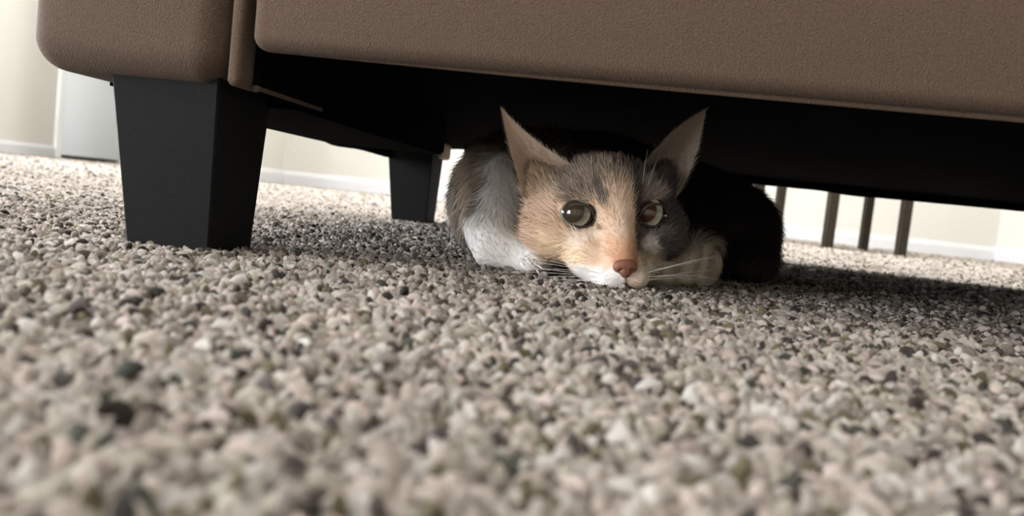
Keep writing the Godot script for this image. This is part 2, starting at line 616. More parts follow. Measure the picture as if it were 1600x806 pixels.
func carpet() -> void:
	var root := thing("carpet", "beige speckled cut pile carpet with dark flecks covering the floor", "carpet")
	root.set_meta("kind", "stuff")
	var m := grainy(Color.WHITE, 0.95, 260.0, 0.72, 1.0, 0.06)
	m.vertex_color_use_as_albedo = true
	m.backlight_enabled = true
	m.backlight = Color(0.8, 0.8, 0.8)
	var zones := [[0.03, 0.95, 0.0036, 1.15], [0.95, 2.1, 0.0050, 1.4], [2.1, 7.0, 0.0095, 2.4]]
	for zone in zones:
		var kinds := [[], [], []]
		var colors := [[], [], []]
		var step: float = zone[2]
		var z: float = zone[0]
		while z < zone[1]:
			var half := 0.80 * z + 0.34
			var x0 := maxf(-half, LEFT + 0.03)
			var x1 := minf(half, RIGHT - 0.03)
			if z > 4.55:
				x1 = -1.55
			var x := x0
			while x < x1:
				var px := x + rng.randf_range(-0.5, 0.5) * step
				var pz := -z + rng.randf_range(-0.5, 0.5) * step
				x += step
				if px > -1.52 and px < -1.34 and pz < -3.88:
					continue
				var c := yarn_color()
				var dark := c.r < 0.3
				var big := rng.randf_range(0.75, 1.35) * float(zone[3])
				var tilt := Basis(Vector3(rng.randf_range(-1, 1), 0, rng.randf_range(-1, 1)).normalized(), rng.randf_range(0.0, 0.7))
				var b := (tilt * Basis(Vector3.UP, rng.randf() * TAU)).scaled(Vector3(big, big, big))
				var lump := noise_a.get_noise_2d(px * 60.0, pz * 60.0) * 0.0012
				var tone := 1.0 + 0.16 * noise_b.get_noise_2d(px * 14.0, pz * 14.0)
				var y := -0.0018 + lump + rng.randf_range(-0.0012, 0.0008) + (0.0004 if dark else 0.0)
				var k := rng.randi() % 3
				kinds[k].append(Transform3D(b, Vector3(px, y, pz)))
				colors[k].append(Color(c.r * tone, c.g * tone, c.b * tone))
			z += step
		for k in 3:
			var mm := MultiMesh.new()
			mm.transform_format = MultiMesh.TRANSFORM_3D
			mm.use_colors = true
			mm.mesh = tuft_mesh(k)
			mm.instance_count = kinds[k].size()
			for i in kinds[k].size():
				mm.set_instance_transform(i, kinds[k][i])
				mm.set_instance_color(i, colors[k][i])
			var mi := MultiMeshInstance3D.new()
			mi.multimesh = mm
			mi.material_override = m
			mi.name = "yarn_pile"
			mi.set_meta("kind", "stuff")
			root.add_child(mi, true)

# ------------------------------------------------------------------ sofa
func sofa() -> void:
	var s := thing("sofa", "brown fabric sofa on black tapered legs standing over the crouching cat", "sofa", Vector3(-0.2133, 0, -0.5306), deg_to_rad(-8.0))
	var cloth := grainy(lin(0.078, 0.045, 0.0235), 0.9, 14.0, 0.80, 2.5, 0.12)
	cloth.rim_enabled = true
	cloth.rim = 0.4
	var black := grainy(lin(0.004, 0.0038, 0.0035), 0.95, 20.0, 0.6, 2.0, 0.1)
	black.metallic_specular = 0.08
	var leg_m := grainy(lin(0.0068, 0.007, 0.0068), 0.75, 12.0, 0.7, 0.6, 0.1)
	leg_m.metallic_specular = 0.25
	var W := 1.50                                      # inner left edge of the right arm
	var depth := 0.90
	# arms: rounded upholstered slabs
	for side in 2:
		var xa := -0.092 if side == 0 else W
		var a := part("arm", round_box(Vector3(xa, 0.103, -0.45), Vector3(xa + 0.130, 0.60, 0.052), 0.020, 5, 0.004, 12), cloth, s)
		part("arm_rear", round_box(Vector3(xa + 0.002, 0.140, -depth), Vector3(xa + 0.128, 0.598, -0.42), 0.018, 4, 0.0, 8), cloth, a)
		if side == 0:
			# inner facing of the arm behind a groove, and the cloth folded under it
			part("arm_facing", round_box(Vector3(0.0395, 0.1025, -0.44), Vector3(0.0485, 0.59, 0.046), 0.004, 3, 0.0, 8), cloth, a)
			part("folded_hem", round_box(Vector3(0.0490, 0.1015, -0.072), Vector3(0.0540, 0.1055, 0.032), 0.0018, 3, 0.0, 6), cloth, a)
	# the front rail below the seat
	part("front_rail", round_box(Vector3(0.0545, 0.1245, 0.030), Vector3(W - 0.006, 0.33, 0.051), 0.009, 4, 0.003, 20), cloth, s)
	part("seat_cushion", round_box(Vector3(0.060, 0.335, -0.68), Vector3(0.775, 0.47, 0.06), 0.035, 5, 0.012, 10), cloth, s)
	part("seat_cushion", round_box(Vector3(0.782, 0.335, -0.68), Vector3(W - 0.006, 0.47, 0.06), 0.035, 5, 0.012, 10), cloth, s)
	part("seat_deck", box_mesh(Vector3(0.06, 0.17, -0.86), Vector3(W - 0.006, 0.33, 0.0295)), black, s)
	part("back_cushion", round_box(Vector3(0.06, 0.44, -0.80), Vector3(0.775, 0.86, -0.62), 0.05, 5, 0.02, 8), cloth, s)
	part("back_cushion", round_box(Vector3(0.782, 0.44, -0.80), Vector3(W - 0.006, 0.86, -0.62), 0.05, 5, 0.02, 8), cloth, s)
	part("back_panel", round_box(Vector3(-0.02, 0.135, -depth), Vector3(W + 0.075, 0.80, -0.81), 0.03, 4, 0.0, 8), cloth, s)
	# black dust cover stapled under the frame, sagging between the rails
	part("dust_cover", dust_cover(W), black, s)
	part("rear_rail", rear_rail(W), black, s)
	part("side_flap", side_flap(), black, s)
	part("arm_under_shade", box_mesh(Vector3(-0.088, 0.0980, -0.46), Vector3(0.0505, 0.1045, -0.06)), black, s)  # black sheet standing in for the shade under the arm
	part("leg_under_shade", box_mesh(Vector3(-0.050, 0.0980, -0.06), Vector3(0.0505, 0.1045, -0.03)), black, s)  # more of that painted shade, just behind the front leg
	part("arm_side_shade", box_mesh(Vector3(0.0490, 0.1005, -0.46), Vector3(0.0535, 0.170, 0.030)), black, s)  # black sheet that puts shade on the inner side of the arm
	part("centre_rail", round_box(Vector3(0.004, 0.114, -0.87), Vector3(0.075, 0.14, -0.80), 0.004, 2, 0.0, 2), black, s)
	# legs
	for p: Vector3 in [Vector3(0, 0, 0), Vector3(-0.061, 0, -0.771), Vector3(W + 0.05, 0, 0), Vector3(W + 0.11, 0, -0.771)]:
		part("leg", taper_post(-0.006, 0.0555, 0.112, 0.073, 0.0012, Vector2(-0.006, 0)), leg_m, s, Transform3D(Basis(), p))
	# the pale corner of the rear panel that shows above the rear leg
	var pale := grainy(lin(0.62, 0.52, 0.43), 0.85, 14.0, 0.8, 1.0, 0.12)
	var cb := part("corner_patch", round_box(Vector3(-0.066, 0.1065, -0.832), Vector3(-0.0235, 0.134, -0.772), 0.006, 3, 0.0, 3), pale, s)
	cb.set_meta("label", "pale beige fabric corner above the rear leg")

func dust_cover(W: float) -> ArrayMesh:
	var st := begin()
	st.set_smooth_group(0)
	var nx := 40
	var nz := 24
	var g := []
	for i in nx + 1:
		var row := []
		for j in nz + 1:
			var x := lerpf(-0.08, W + 0.13, float(i) / nx)
			var z := lerpf(0.032, -0.885, float(j) / nz)
			var fz := float(j) / nz
			var y := lerpf(0.152, 0.132, fz) + 0.003 * noise_a.get_noise_2d(x * 12.0, z * 12.0)
			row.append(Vector3(x, y, z))
		g.append(row)
	for i in nx:
		for j in nz:
			quad(st, g[i][j], g[i + 1][j], g[i + 1][j + 1], g[i][j + 1])
			var u := Vector3(0, 0.002, 0)
			quad(st, g[i][j] + u, g[i][j + 1] + u, g[i + 1][j + 1] + u, g[i + 1][j] + u)
	st.index()
	return done(st)

# a strip whose lower edge is given as (along, height) points
func ragged_strip(pts: Array, top: float, thick: float, along_x: bool, fixed: float) -> ArrayMesh:
	var st := begin()
	st.set_smooth_group(-1)
	var c := Curve.new()
	c.min_value = 0.0
	c.max_value = 1.0
	var a0: float = pts[0].x
	var a1: float = pts[-1].x
	for p: Vector2 in pts:
		c.add_point(Vector2((p.x - a0) / (a1 - a0), p.y * 4.0))
	c.bake_resolution = 400
	c.bake()
	var n := 120
	var last := []
	for i in n + 1:
		var u := float(i) / n
		var a := lerpf(a0, a1, u)
		var y := c.sample_baked(u) / 4.0 + 0.0006 * noise_a.get_noise_1d(a * 90.0)
		var row := []
		for q in [[fixed, y], [fixed + thick, y], [fixed + thick, top], [fixed, top]]:
			row.append(Vector3(a, q[1], q[0]) if along_x else Vector3(q[0], q[1], a))
		if i > 0:
			for k in 4:
				var k2 := (k + 1) % 4
				quad(st, last[k], last[k2], row[k2], row[k])
		last = row
	return done(st)

func rear_rail(W: float) -> ArrayMesh:
	return ragged_strip([Vector2(-0.06, 0.128), Vector2(0.0, 0.131), Vector2(0.2, 0.125), Vector2(0.398, 0.1197), Vector2(0.47, 0.1217), Vector2(0.585, 0.1222), Vector2(0.632, 0.119),
		Vector2(0.70, 0.1203), Vector2(0.89, 0.1215), Vector2(1.2, 0.119), Vector2(W + 0.08, 0.122)], 0.16, 0.018, true, -0.878)

func side_flap() -> ArrayMesh:
	return ragged_strip([Vector2(-0.05, 0.1045), Vector2(-0.314, 0.1042), Vector2(-0.346, 0.1031), Vector2(-0.404, 0.1043), Vector2(-0.448, 0.101), Vector2(-0.503, 0.0978), Vector2(-0.602, 0.1002), Vector2(-0.723, 0.0985), Vector2(-0.87, 0.102)],
		0.14, 0.006, false, -0.103)

# ------------------------------------------------------------------ cat
var head := Transform3D()
const HEAD_SIZE := 0.953

func mm(x: float, y: float, z: float) -> Vector3:
	return Vector3(x, y, z) * 0.001

func cat() -> void:
	var root := thing("cat", "calico cat with an orange and grey face crouching on the carpet under the sofa", "cat")
	head = Transform3D(Basis(Vector3.UP, deg_to_rad(8.0)) * Basis(Vector3.BACK, deg_to_rad(6.2)) * Basis(Vector3.RIGHT, deg_to_rad(3.0)) * Basis.from_scale(Vector3.ONE * HEAD_SIZE), Vector3(0.0708, 0.0502, -0.578))
	# head, in its own frame: origin between the eyes, x to the viewer's right, z forward
	var hb: Array[Blob] = [
		ell(mm(0, 6, -38), mm(50, 38, 44), 0.012), ell(mm(0, 14, -16), mm(34, 24, 18), 0.012),
		cap(mm(0, 6, -3), 0.015, mm(0, -30, 23), 0.0095, 0.012),
		ell(mm(0, -43, 12), mm(20, 14, 19), 0.010), ell(mm(0, -55, 13), mm(12, 6.5, 12), 0.006)]
	for s: float in [-1.0, 1.0]:
		hb.append(ell(mm(s * 34, -17, -28), mm(27, 25, 28), 0.012))
		hb.append(ell(mm(s * 42, -14, -42), mm(20, 24, 20), 0.012))
		hb.append(ell(mm(s * 24, 15, -9), mm(17, 9, 10), 0.008))
		hb.append(ell(mm(s * 31, -17, -7), mm(18, 13, 14), 0.012))
		hb.append(ell(mm(s * 19, -34, 4), mm(17, 15, 15), 0.012))
		hb.append(ell(mm(s * 9, -44, 22), mm(12, 10, 10), 0.005))
		hb.append(ell(mm(s * 48, 20, -50), mm(16, 18, 12), 0.012))
	var hc: Array[Blob] = []
	for s: float in [-1.0, 1.0]:
		hc.append(ell(mm(s * 28.2, 0, 3.5), mm(12.0, 9.5, 12), 0.004, Vector3(0, s * 0.25, 0)))
	var hn := surface_net(mm(-78, -68, -92), mm(78, 64, 46), 0.0024, hb, hc)
	# body, in the room's axes
	var bb: Array[Blob] = [
		ell(Vector3(0.005, 0.052, -0.745), Vector3(0.069, 0.066, 0.075), 0.03),
		ell(Vector3(0.075, 0.064, -0.80), Vector3(0.085, 0.062, 0.09), 0.03),
		ell(Vector3(0.150, 0.060, -0.85), Vector3(0.080, 0.056, 0.085), 0.03),
		ell(Vector3(0.200, 0.044, -0.805), Vector3(0.062, 0.053, 0.072), 0.02),
		ell(Vector3(0.214, 0.020, -0.755), Vector3(0.034, 0.024, 0.045), 0.015),
		cap(head * mm(0, -4, -45), 0.042, Vector3(0.045, 0.056, -0.73), 0.052, 0.03),
		ell(Vector3(0.065, 0.030, -0.68), Vector3(0.062, 0.034, 0.055), 0.02),
		cap(Vector3(-0.014, 0.060, -0.672), 0.024, Vector3(-0.017, 0.028, -0.638), 0.021, 0.02),
		ell(Vector3(-0.004, 0.050, -0.700), Vector3(0.050, 0.052, 0.042), 0.02),
		cap(Vector3(-0.017, 0.026, -0.640), 0.021, Vector3(-0.013, 0.015, -0.615), 0.0170, 0.012),
		cap(Vector3(-0.013, 0.0140, -0.620), 0.0165, Vector3(0.016, 0.0095, -0.600), 0.0125, 0.008),
		cap(Vector3(0.150, 0.040, -0.70), 0.026, Vector3(0.150, 0.018, -0.655), 0.020, 0.02),
		cap(Vector3(0.148, 0.0155, -0.648), 0.0185, Vector3(0.098, 0.0115, -0.603), 0.0135, 0.012),
		cap(Vector3(0.12, 0.03, -0.93), 0.018, Vector3(0.230, 0.018, -0.90), 0.015, 0.015),
		cap(Vector3(0.230, 0.018, -0.90), 0.015, Vector3(0.248, 0.016, -0.83), 0.013, 0.012)]
	# toes of the two forepaws
	for k in 4:
		var t := (k - 1.5)
		bb.append(ell(Vector3(0.020 + t * 0.0035, 0.0085, -0.594 - t * 0.0062), Vector3(0.0095, 0.0075, 0.006), 0.003))
		bb.append(ell(Vector3(0.092 - t * 0.0035, 0.0095, -0.599 - t * 0.0062), Vector3(0.0095, 0.0080, 0.006), 0.003))
	var bc: Array[Blob] = []
	var bn := surface_net(Vector3(-0.085, -0.018, -0.985), Vector3(0.295, 0.150, -0.545), 0.0042, bb, bc)
	# one mesh: body, head and ears, coloured by the coat
	var V := PackedVector3Array()
	var N := PackedVector3Array()
	var C := PackedColorArray()
	var T := PackedInt32Array()
	var Z := PackedInt32Array()             # zone of a vertex: 0 body, 1 head, 2 ear
	for i in bn[0].size():
		V.append(bn[0][i])
		N.append(bn[1][i])
		C.append(coat_body(bn[0][i]))
		Z.append(0)
	T.append_array(bn[2])
	var base := V.size()
	for i in hn[0].size():
		V.append(head * (hn[0][i] as Vector3))
		N.append((head.basis * (hn[1][i] as Vector3)).normalized())
		C.append(coat_head(hn[0][i]))
		Z.append(1)
	for i in hn[2].size():
		T.append(hn[2][i] + base)
	for s: float in [-1.0, 1.0]:
		var e := ear(s)
		base = V.size()
		for i in e[0].size():
			V.append(head * (e[0][i] as Vector3))
			N.append((head.basis * (e[1][i] as Vector3)).normalized())
			C.append(e[2][i])
			Z.append(2)
		for i in e[3].size():
			T.append(e[3][i] + base)
	var arr := []
	arr.resize(Mesh.ARRAY_MAX)
	arr[Mesh.ARRAY_VERTEX] = V
	arr[Mesh.ARRAY_NORMAL] = N
	arr[Mesh.ARRAY_COLOR] = C
	arr[Mesh.ARRAY_INDEX] = T
	var am := ArrayMesh.new()
	am.add_surface_from_arrays(Mesh.PRIMITIVE_TRIANGLES, arr)
	var skin := plain(Color.WHITE, 0.9, 0.2)
	skin.vertex_color_use_as_albedo = true
	part("body", am, skin, root)
	fur(root, V, N, C, T, Z)
	face(root)

func mixc(a: Color, b: Color, t: float) -> Color:
	return a.lerp(b, clampf(t, 0.0, 1.0))

func band(v: float, lo: float, hi: float, soft: float) -> float:
	return smoothstep(lo - soft, lo + soft, v) * (1.0 - smoothstep(hi - soft, hi + soft, v))

const WHITE_FUR := Color(0.84, 0.80, 0.75)
const BLACK_FUR := Color(0.014, 0.011, 0.009)
const TAN_FUR := Color(0.66, 0.44, 0.29)
const CREAM_FUR := Color(0.80, 0.60, 0.44)
const GREY_FUR := Color(0.25, 0.20, 0.16)
const DARK_FUR := Color(0.075, 0.062, 0.055)

func coat_head(p: Vector3) -> Color:
	var q := p * 1000.0
	var n := noise_a.get_noise_3d(q.x * 0.09, q.y * 0.09, q.z * 0.09)
	var x := q.x + n * 5.0
	var y := q.y + noise_b.get_noise_3d(q.x * 0.08, q.y * 0.08, q.z * 0.08) * 6.0
	# the viewer's left half is orange, the right half grey
	var left := mixc(TAN_FUR, CREAM_FUR, 0.45 + 0.9 * n)
	left = mixc(left, Color(0.82, 0.64, 0.42), band(x, -52, -26, 6) * band(y, -36, -16, 5) * 0.75)
	left = mixc(left, Color(0.48, 0.29, 0.17), band(y + x * 0.1, -17, -9, 3) * band(x, -75, -40, 6) * 0.6)
	left = mixc(left, Color(0.46, 0.33, 0.22), smoothstep(4.0, 22.0, y) * 0.9)
	var right := mixc(Color(0.125, 0.104, 0.092), Color(0.055, 0.046, 0.042), 0.5 + n)
	right = mixc(right, Color(0.30, 0.26, 0.215), band(x, 22, 42, 4) * band(y, 11, 27, 4) * 0.9)
	right = mixc(right, Color(0.42, 0.34, 0.20), smoothstep(-22.0, -38.0, y) * smoothstep(2.0, 16.0, q.z) * 0.8)
	var seam := 11.0 + 3.0 * noise_b.get_noise_1d(q.y * 0.12)
	var c := mixc(left, right, smoothstep(seam - 1.5, seam + 3.5, x))
	# grey brown streaks running up the forehead, darker towards the crown
	var fine := noise_b.get_noise_2d(x * 0.16, y * 0.025)
	var st := sin(x * 0.50 + 1.2 + n * 2.4) * 0.6 + fine * 1.1
	var fore := smoothstep(5.0, 14.0, y + fine * 6.0) * (1.0 - smoothstep(34.0, 52.0, absf(q.x)))
	var dark := Color(0.17, 0.135, 0.11) if x < seam else Color(0.06, 0.05, 0.046)
	c = mixc(c, mixc(Color(0.40, 0.315, 0.235), dark, smoothstep(-0.5, 0.45, st)), fore * (0.92 if x < seam else 0.45))
	c = mixc(c, Color(0.13, 0.105, 0.085), band(x + (y - 12.0) * 0.15, -15, -9, 1.8) * band(y, 8, 24, 4) * 0.8)
	c = mixc(c, Color(0.05, 0.042, 0.038), band(x - (y - 10.0) * 0.05, 13, 18, 1.5) * band(y, 0, 42, 5) * 0.9)
	# cream blaze down to an orange nose bridge
	var blaze := band(x, -8.0, 10.0, 3.0) * (1.0 - smoothstep(16.0, 36.0, y + fine * 16.0))
	c = mixc(c, mixc(Color(0.80, 0.60, 0.44), Color(0.62, 0.44, 0.30), fine + 0.4), blaze * 0.92)
	c = mixc(c, mixc(Color(0.62, 0.36, 0.22), Color(0.36, 0.16, 0.085), smoothstep(-14.0, -36.0, y)), band(x, -11.0 + maxf(0.0, -28.0 - y) * 0.5, 10.5, 2.0) * band(y, -44, -14, 7) * smoothstep(8.0, 16.0, q.z) * 0.92)
	c = mixc(c, Color(0.22, 0.17, 0.09), band(x, 9.5, 13.0, 1.5) * band(y, -30, -6, 4) * 0.7)
	# pale streak under the left eye, pale spot under the right one
	c = mixc(c, Color(0.92, 0.78, 0.64), band(y - x * 0.45, -8, 0, 3.0) * band(x, -36, -12, 4.0) * (1.0 - smoothstep(-13.0, -9.0, y)) * 0.9)
	c = mixc(c, Color(0.66, 0.60, 0.55), band(x, 19, 30, 3) * band(y, -26, -17, 3) * 0.8)
	# white lips and chin
	var lip := smoothstep(-36.0, -41.0, y - absf(q.x) * 0.15) * smoothstep(4.0, 12.0, q.z)
	c = mixc(c, WHITE_FUR, lip * (1.0 if x < 1.0 else 0.3))
	c = mixc(c, Color(0.66, 0.60, 0.53), smoothstep(-50.0, -55.0, q.y) * (0.8 if q.x < 6.0 else 0.4))
	# cheek ruff towards the throat and dark crown
	c = mixc(c, Color(0.30, 0.22, 0.15), smoothstep(-34.0, -50.0, q.z) * 0.7 * (1.0 if q.x < 0.0 else 0.0))
	c = mixc(c, Color(0.05, 0.042, 0.038), smoothstep(-38.0, -55.0, q.z) * smoothstep(12.0, 24.0, q.y))
	# dark rims round the eyes
	for s: float in [-1.0, 1.0]:
		var d := Vector2((q.x - s * 28.2) / 1.18, q.y).length()
		c = mixc(c, Color(0.16, 0.11, 0.08), (1.0 - smoothstep(1.0, 3.0, Vector2(q.x - s * 14.5, (q.y + 8.5) * 0.8).length())) * 0.8)
		c = mixc(c, Color(0.05, 0.04, 0.03), (1.0 - smoothstep(10.0, 11.8, d)) * smoothstep(-16.0, -8.0, q.z))
	return c

func coat_body(p: Vector3) -> Color:
	var n := noise_a.get_noise_3d(p.x * 40.0, p.y * 40.0, p.z * 40.0)
	var n2 := noise_b.get_noise_3d(p.x * 90.0, p.y * 90.0, p.z * 90.0)
	var x := p.x + n * 0.008
	var c := mixc(Color(0.17, 0.125, 0.085), Color(0.07, 0.05, 0.035), 0.5 + n2 * 1.2)
	c = mixc(c, Color(0.30, 0.22, 0.15), band(x, -0.055, -0.03, 0.010) * band(p.y, 0.02, 0.085, 0.02) * 0.7)
	c = mixc(c, Color(0.36, 0.24, 0.14), band(x, -0.005, 0.03, 0.008) * smoothstep(-0.76, -0.70, p.z) * smoothstep(0.03, 0.05, p.y))
	c = mixc(c, BLACK_FUR, smoothstep(0.095, 0.125, x))
	c = mixc(c, BLACK_FUR, smoothstep(0.085, 0.105, p.y) * 0.85)
	c = mixc(c, Color(0.045, 0.034, 0.026), smoothstep(-0.047, -0.064, x + noise_b.get_noise_1d(p.y * 60.0) * 0.006))
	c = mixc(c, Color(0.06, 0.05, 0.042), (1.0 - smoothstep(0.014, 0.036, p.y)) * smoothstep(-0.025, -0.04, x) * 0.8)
	# white chest and foreleg on the viewer's left
	var mid := lerpf(-0.006, -0.016, clampf((p.y - 0.02) / 0.06, 0.0, 1.0))
	var half := lerpf(0.022, 0.010, clampf((p.y - 0.015) / 0.07, 0.0, 1.0))
	var wh := band(x, mid - half, mid + half, 0.005) * smoothstep(-0.765, -0.735, p.z) * (1.0 - smoothstep(0.080, 0.094, p.y))
	c = mixc(c, WHITE_FUR, wh)
	if p.z > -0.645 and p.x < 0.045 and p.y < 0.04:
		c = mixc(c, WHITE_FUR, smoothstep(-0.645, -0.635, p.z))
	# the other foreleg is a dim grey tabby
	if p.x > 0.06 and p.z > -0.70:
		var bars := 0.5 + 0.5 * sin((p.x + p.z * 0.4) * 520.0 + n * 3.0)
		c = mixc(c, mixc(Color(0.46, 0.39, 0.30), Color(0.27, 0.22, 0.165), bars), smoothstep(-0.70, -0.675, p.z) * (1.0 - smoothstep(0.033, 0.045, p.y)))
	# under the chin
	c = mixc(c, Color(0.45, 0.38, 0.31), band(x, 0.03, 0.09, 0.01) * smoothstep(-0.68, -0.66, p.z) * (1.0 - smoothstep(0.03, 0.05, p.y)) * 0.7)
	return c

# an ear as a cupped shell: [vertices, normals, colours, triangles] in the head's frame
func ear(s: float) -> Array:
	var tip := mm(s * 83, 81, -40)
	var outer := mm(s * 61, 9, -43)
	var inner := mm(s * 30, 38, -30)
	var nu := 14
	var nv := 16
	var P := []
	for j in nv + 1:
		var v := float(j) / nv
		var eo := bez(outer, mm(s * 76, 38, -34), tip, v)
		var ei := bez(inner, mm(s * 55, 70, -34) if s > 0.0 else mm(-60, 55, -34), tip, v)
		var row := []
		for i in nu + 1:
			var u := float(i) / nu
			var p := eo.lerp(ei, u)
			var deep := sin(PI * u) * pow(1.0 - v, 0.75)
			p += mm(-s * 3, -2, -19) * deep
			row.append(p)
		P.append(row)
	var verts := PackedVector3Array()
	var norms := PackedVector3Array()
	var cols := PackedColorArray()
	var tris := PackedInt32Array()
	for layer in 2:
		var start := verts.size()
		for j in nv + 1:
			for i in nu + 1:
				var du: Vector3 = P[j][mini(i + 1, nu)] - P[j][maxi(i - 1, 0)]
				var dv: Vector3 = P[mini(j + 1, nv)][i] - P[maxi(j - 1, 0)][i]
				var n := du.cross(dv).normalized()
				if n.length() < 0.5:
					n = Vector3(0, 0, 1)
				if n.z < 0.0:
					n = -n
				var edge := minf(1.0, minf(float(i), float(nu - i)) / 2.0) * minf(1.0, (nv - j) / 2.0)
				var q: Vector3 = P[j][i]
				var v := float(j) / nv
				var u := float(i) / nu
				if layer == 0:
					verts.append(q)
					norms.append(n)
					var pink := mixc(Color(0.90, 0.75, 0.61), Color(0.62, 0.43, 0.31), sin(PI * u) * (1.0 - v))
					if s > 0.0:
						pink = mixc(Color(0.40, 0.33, 0.26), Color(0.26, 0.20, 0.15), sin(PI * u) * (1.0 - v))
					cols.append(pink)
				else:
					verts.append(q - n * 0.0022 * (0.25 + 0.75 * edge))
					norms.append(-n)
					cols.append(Color(0.07, 0.055, 0.045) if s > 0.0 else Color(0.11, 0.075, 0.05))
		for j in nv:
			for i in nu:
				var a := start + j * (nu + 1) + i
				var b := a + 1
				var c := a + nu + 1
				var d := c + 1
				if (layer == 0) == (s > 0.0):
					tris.append_array(PackedInt32Array([a, b, d, a, d, c]))
				else:
					tris.append_array(PackedInt32Array([a, d, b, a, c, d]))
	var half := (nu + 1) * (nv + 1)
	for j in nv:
		for i: int in [0, nu]:
			var a := j * (nu + 1) + i
			var c := a + nu + 1
			tris.append_array(PackedInt32Array([a, c, a + half, c, c + half, a + half]))
	return [verts, norms, cols, tris]

func bez(a: Vector3, b: Vector3, c: Vector3, t: float) -> Vector3:
	return a.lerp(b, t).lerp(b.lerp(c, t), t)

func blade(width: float, bend: float) -> ArrayMesh:
	# a unit-long hair along +y that bends towards -z
	var st := begin()
	st.set_smooth_group(0)
	var rows := []
	for i in 4:
		var v := i / 3.0
		var w := width * (1.0 - 0.85 * v * v) * 0.5
		rows.append([Vector3(-w, v, -bend * v * v), Vector3(w, v, -bend * v * v)])
	for i in 3:
		quad(st, rows[i][0], rows[i][1], rows[i + 1][1], rows[i + 1][0])
	st.index()
	return done(st)

func fur(root: Node3D, V: PackedVector3Array, N: PackedVector3Array, C: PackedColorArray, T: PackedInt32Array, Z: PackedInt32Array) -> void:
	var m := plain(Color.WHITE, 0.7, 0.3)
	m.vertex_color_use_as_albedo = true
	m.cull_mode = BaseMaterial3D.CULL_DISABLED
	var inv := head.affine_inverse()
	var places: Array[Transform3D] = []
	var tints: Array[Color] = []
	var density := [500000.0, 1500000.0, 700000.0]
	for i in range(0, T.size(), 3):
		var a := V[T[i]]
		var b := V[T[i + 1]]
		var c := V[T[i + 2]]
		var area := (b - a).cross(c - a).length() * 0.5
		var zone := Z[T[i]]
		var want: float = area * density[zone]
		var count := int(want) + (1 if rng.randf() < want - floorf(want) else 0)
		for k in count:
			var u := rng.randf()
			var v := rng.randf()
			if u + v > 1.0:
				u = 1.0 - u
				v = 1.0 - v
			var p := a + (b - a) * u + (c - a) * v
			if p.y < 0.001 or p.z < -0.93:
				continue
			var n := (N[T[i]] * (1.0 - u - v) + N[T[i + 1]] * u + N[T[i + 2]] * v).normalized()
			var col := C[T[i]].lerp(C[T[i + 1]], u).lerp(C[T[i + 2]], v)
			var length := 0.013
			var width := 0.0008
			var flow := Vector3(0.25, -0.75, -0.5)
			var lift := 0.3
			if zone >= 1:
				var q := inv * p * 1000.0
				if zone == 1:
					var skip := false
					for s: float in [-1.0, 1.0]:
						if Vector2((q.x - s * 28.2) / 1.18, q.y).length() < 11.3 and q.z > -14.0:
							skip = true
					if Vector2(q.x / 1.25, q.y + 36.5).length() < 5.4 and q.z > 24.0:
						skip = true
					if skip:
						continue
					var local := Vector3(q.x * 0.9, (q.y + 29.0) * 0.9, -38.0)
					flow = head.basis * local.normalized()
					var far := clampf((q - Vector3(0, -35, 33)).length() / 75.0, 0.0, 1.0)
					length = lerpf(0.003, 0.0105, far * far)
					if absf(q.x) > 40.0 and q.y < 5.0:
						length *= 1.35
					width = lerpf(0.00036, 0.00062, far)
					lift = lerpf(0.12, 0.26, far)
				else:
					flow = head.basis * Vector3(signf(q.x) * 0.5, 1.0, 0.1)
					var low := clampf(1.0 - (q.y - 20.0) / 45.0, 0.0, 1.0)
					length = lerpf(0.0035, 0.010, low)
					width = 0.0004
					lift = lerpf(0.2, 0.4, low)
			else:
				if p.z > -0.66 and p.y < 0.035:
					length = 0.0055
					flow = Vector3(0.3 if p.x < 0.05 else -0.5, -0.5, 0.8)
					lift = 0.18
				elif col.r > 0.5:
					flow = Vector3(0.1, -1.0, 0.15)
			flow = flow - n * flow.dot(n)
			if flow.length() < 0.01:
				continue
			var jit := Vector3(rng.randf_range(-1, 1), rng.randf_range(-1, 1), rng.randf_range(-1, 1)) * 0.36
			var y := (flow.normalized() + n * lift + jit).normalized()
			if p.y < 0.012 and y.y < 0.0:
				y.y *= 0.25
				y = y.normalized()
			var x := y.cross(n).normalized()
			var zz := x.cross(y)
			var l := length * rng.randf_range(0.65, 1.25)
			places.append(Transform3D(Basis(x * width * rng.randf_range(0.8, 1.3), y * l, zz * l), p - n * 0.0004))
			var t := rng.randf_range(0.62, 1.36)
			if col.r > 0.6:
				t = lerpf(t, 1.0, 0.6)
			tints.append(Color(col.r * t, col.g * t, col.b * t))
	var mm := MultiMesh.new()
	mm.transform_format = MultiMesh.TRANSFORM_3D
	mm.use_colors = true
	mm.mesh = blade(1.0, 0.22)
	mm.instance_count = places.size()
	for i in places.size():
		mm.set_instance_transform(i, places[i])
		mm.set_instance_color(i, tints[i])
	var mi := MultiMeshInstance3D.new()
	mi.name = "fur"
	mi.multimesh = mm
	mi.material_override = m
	mi.set_meta("kind", "stuff")
	root.add_child(mi, true)
	print("hairs ", places.size())

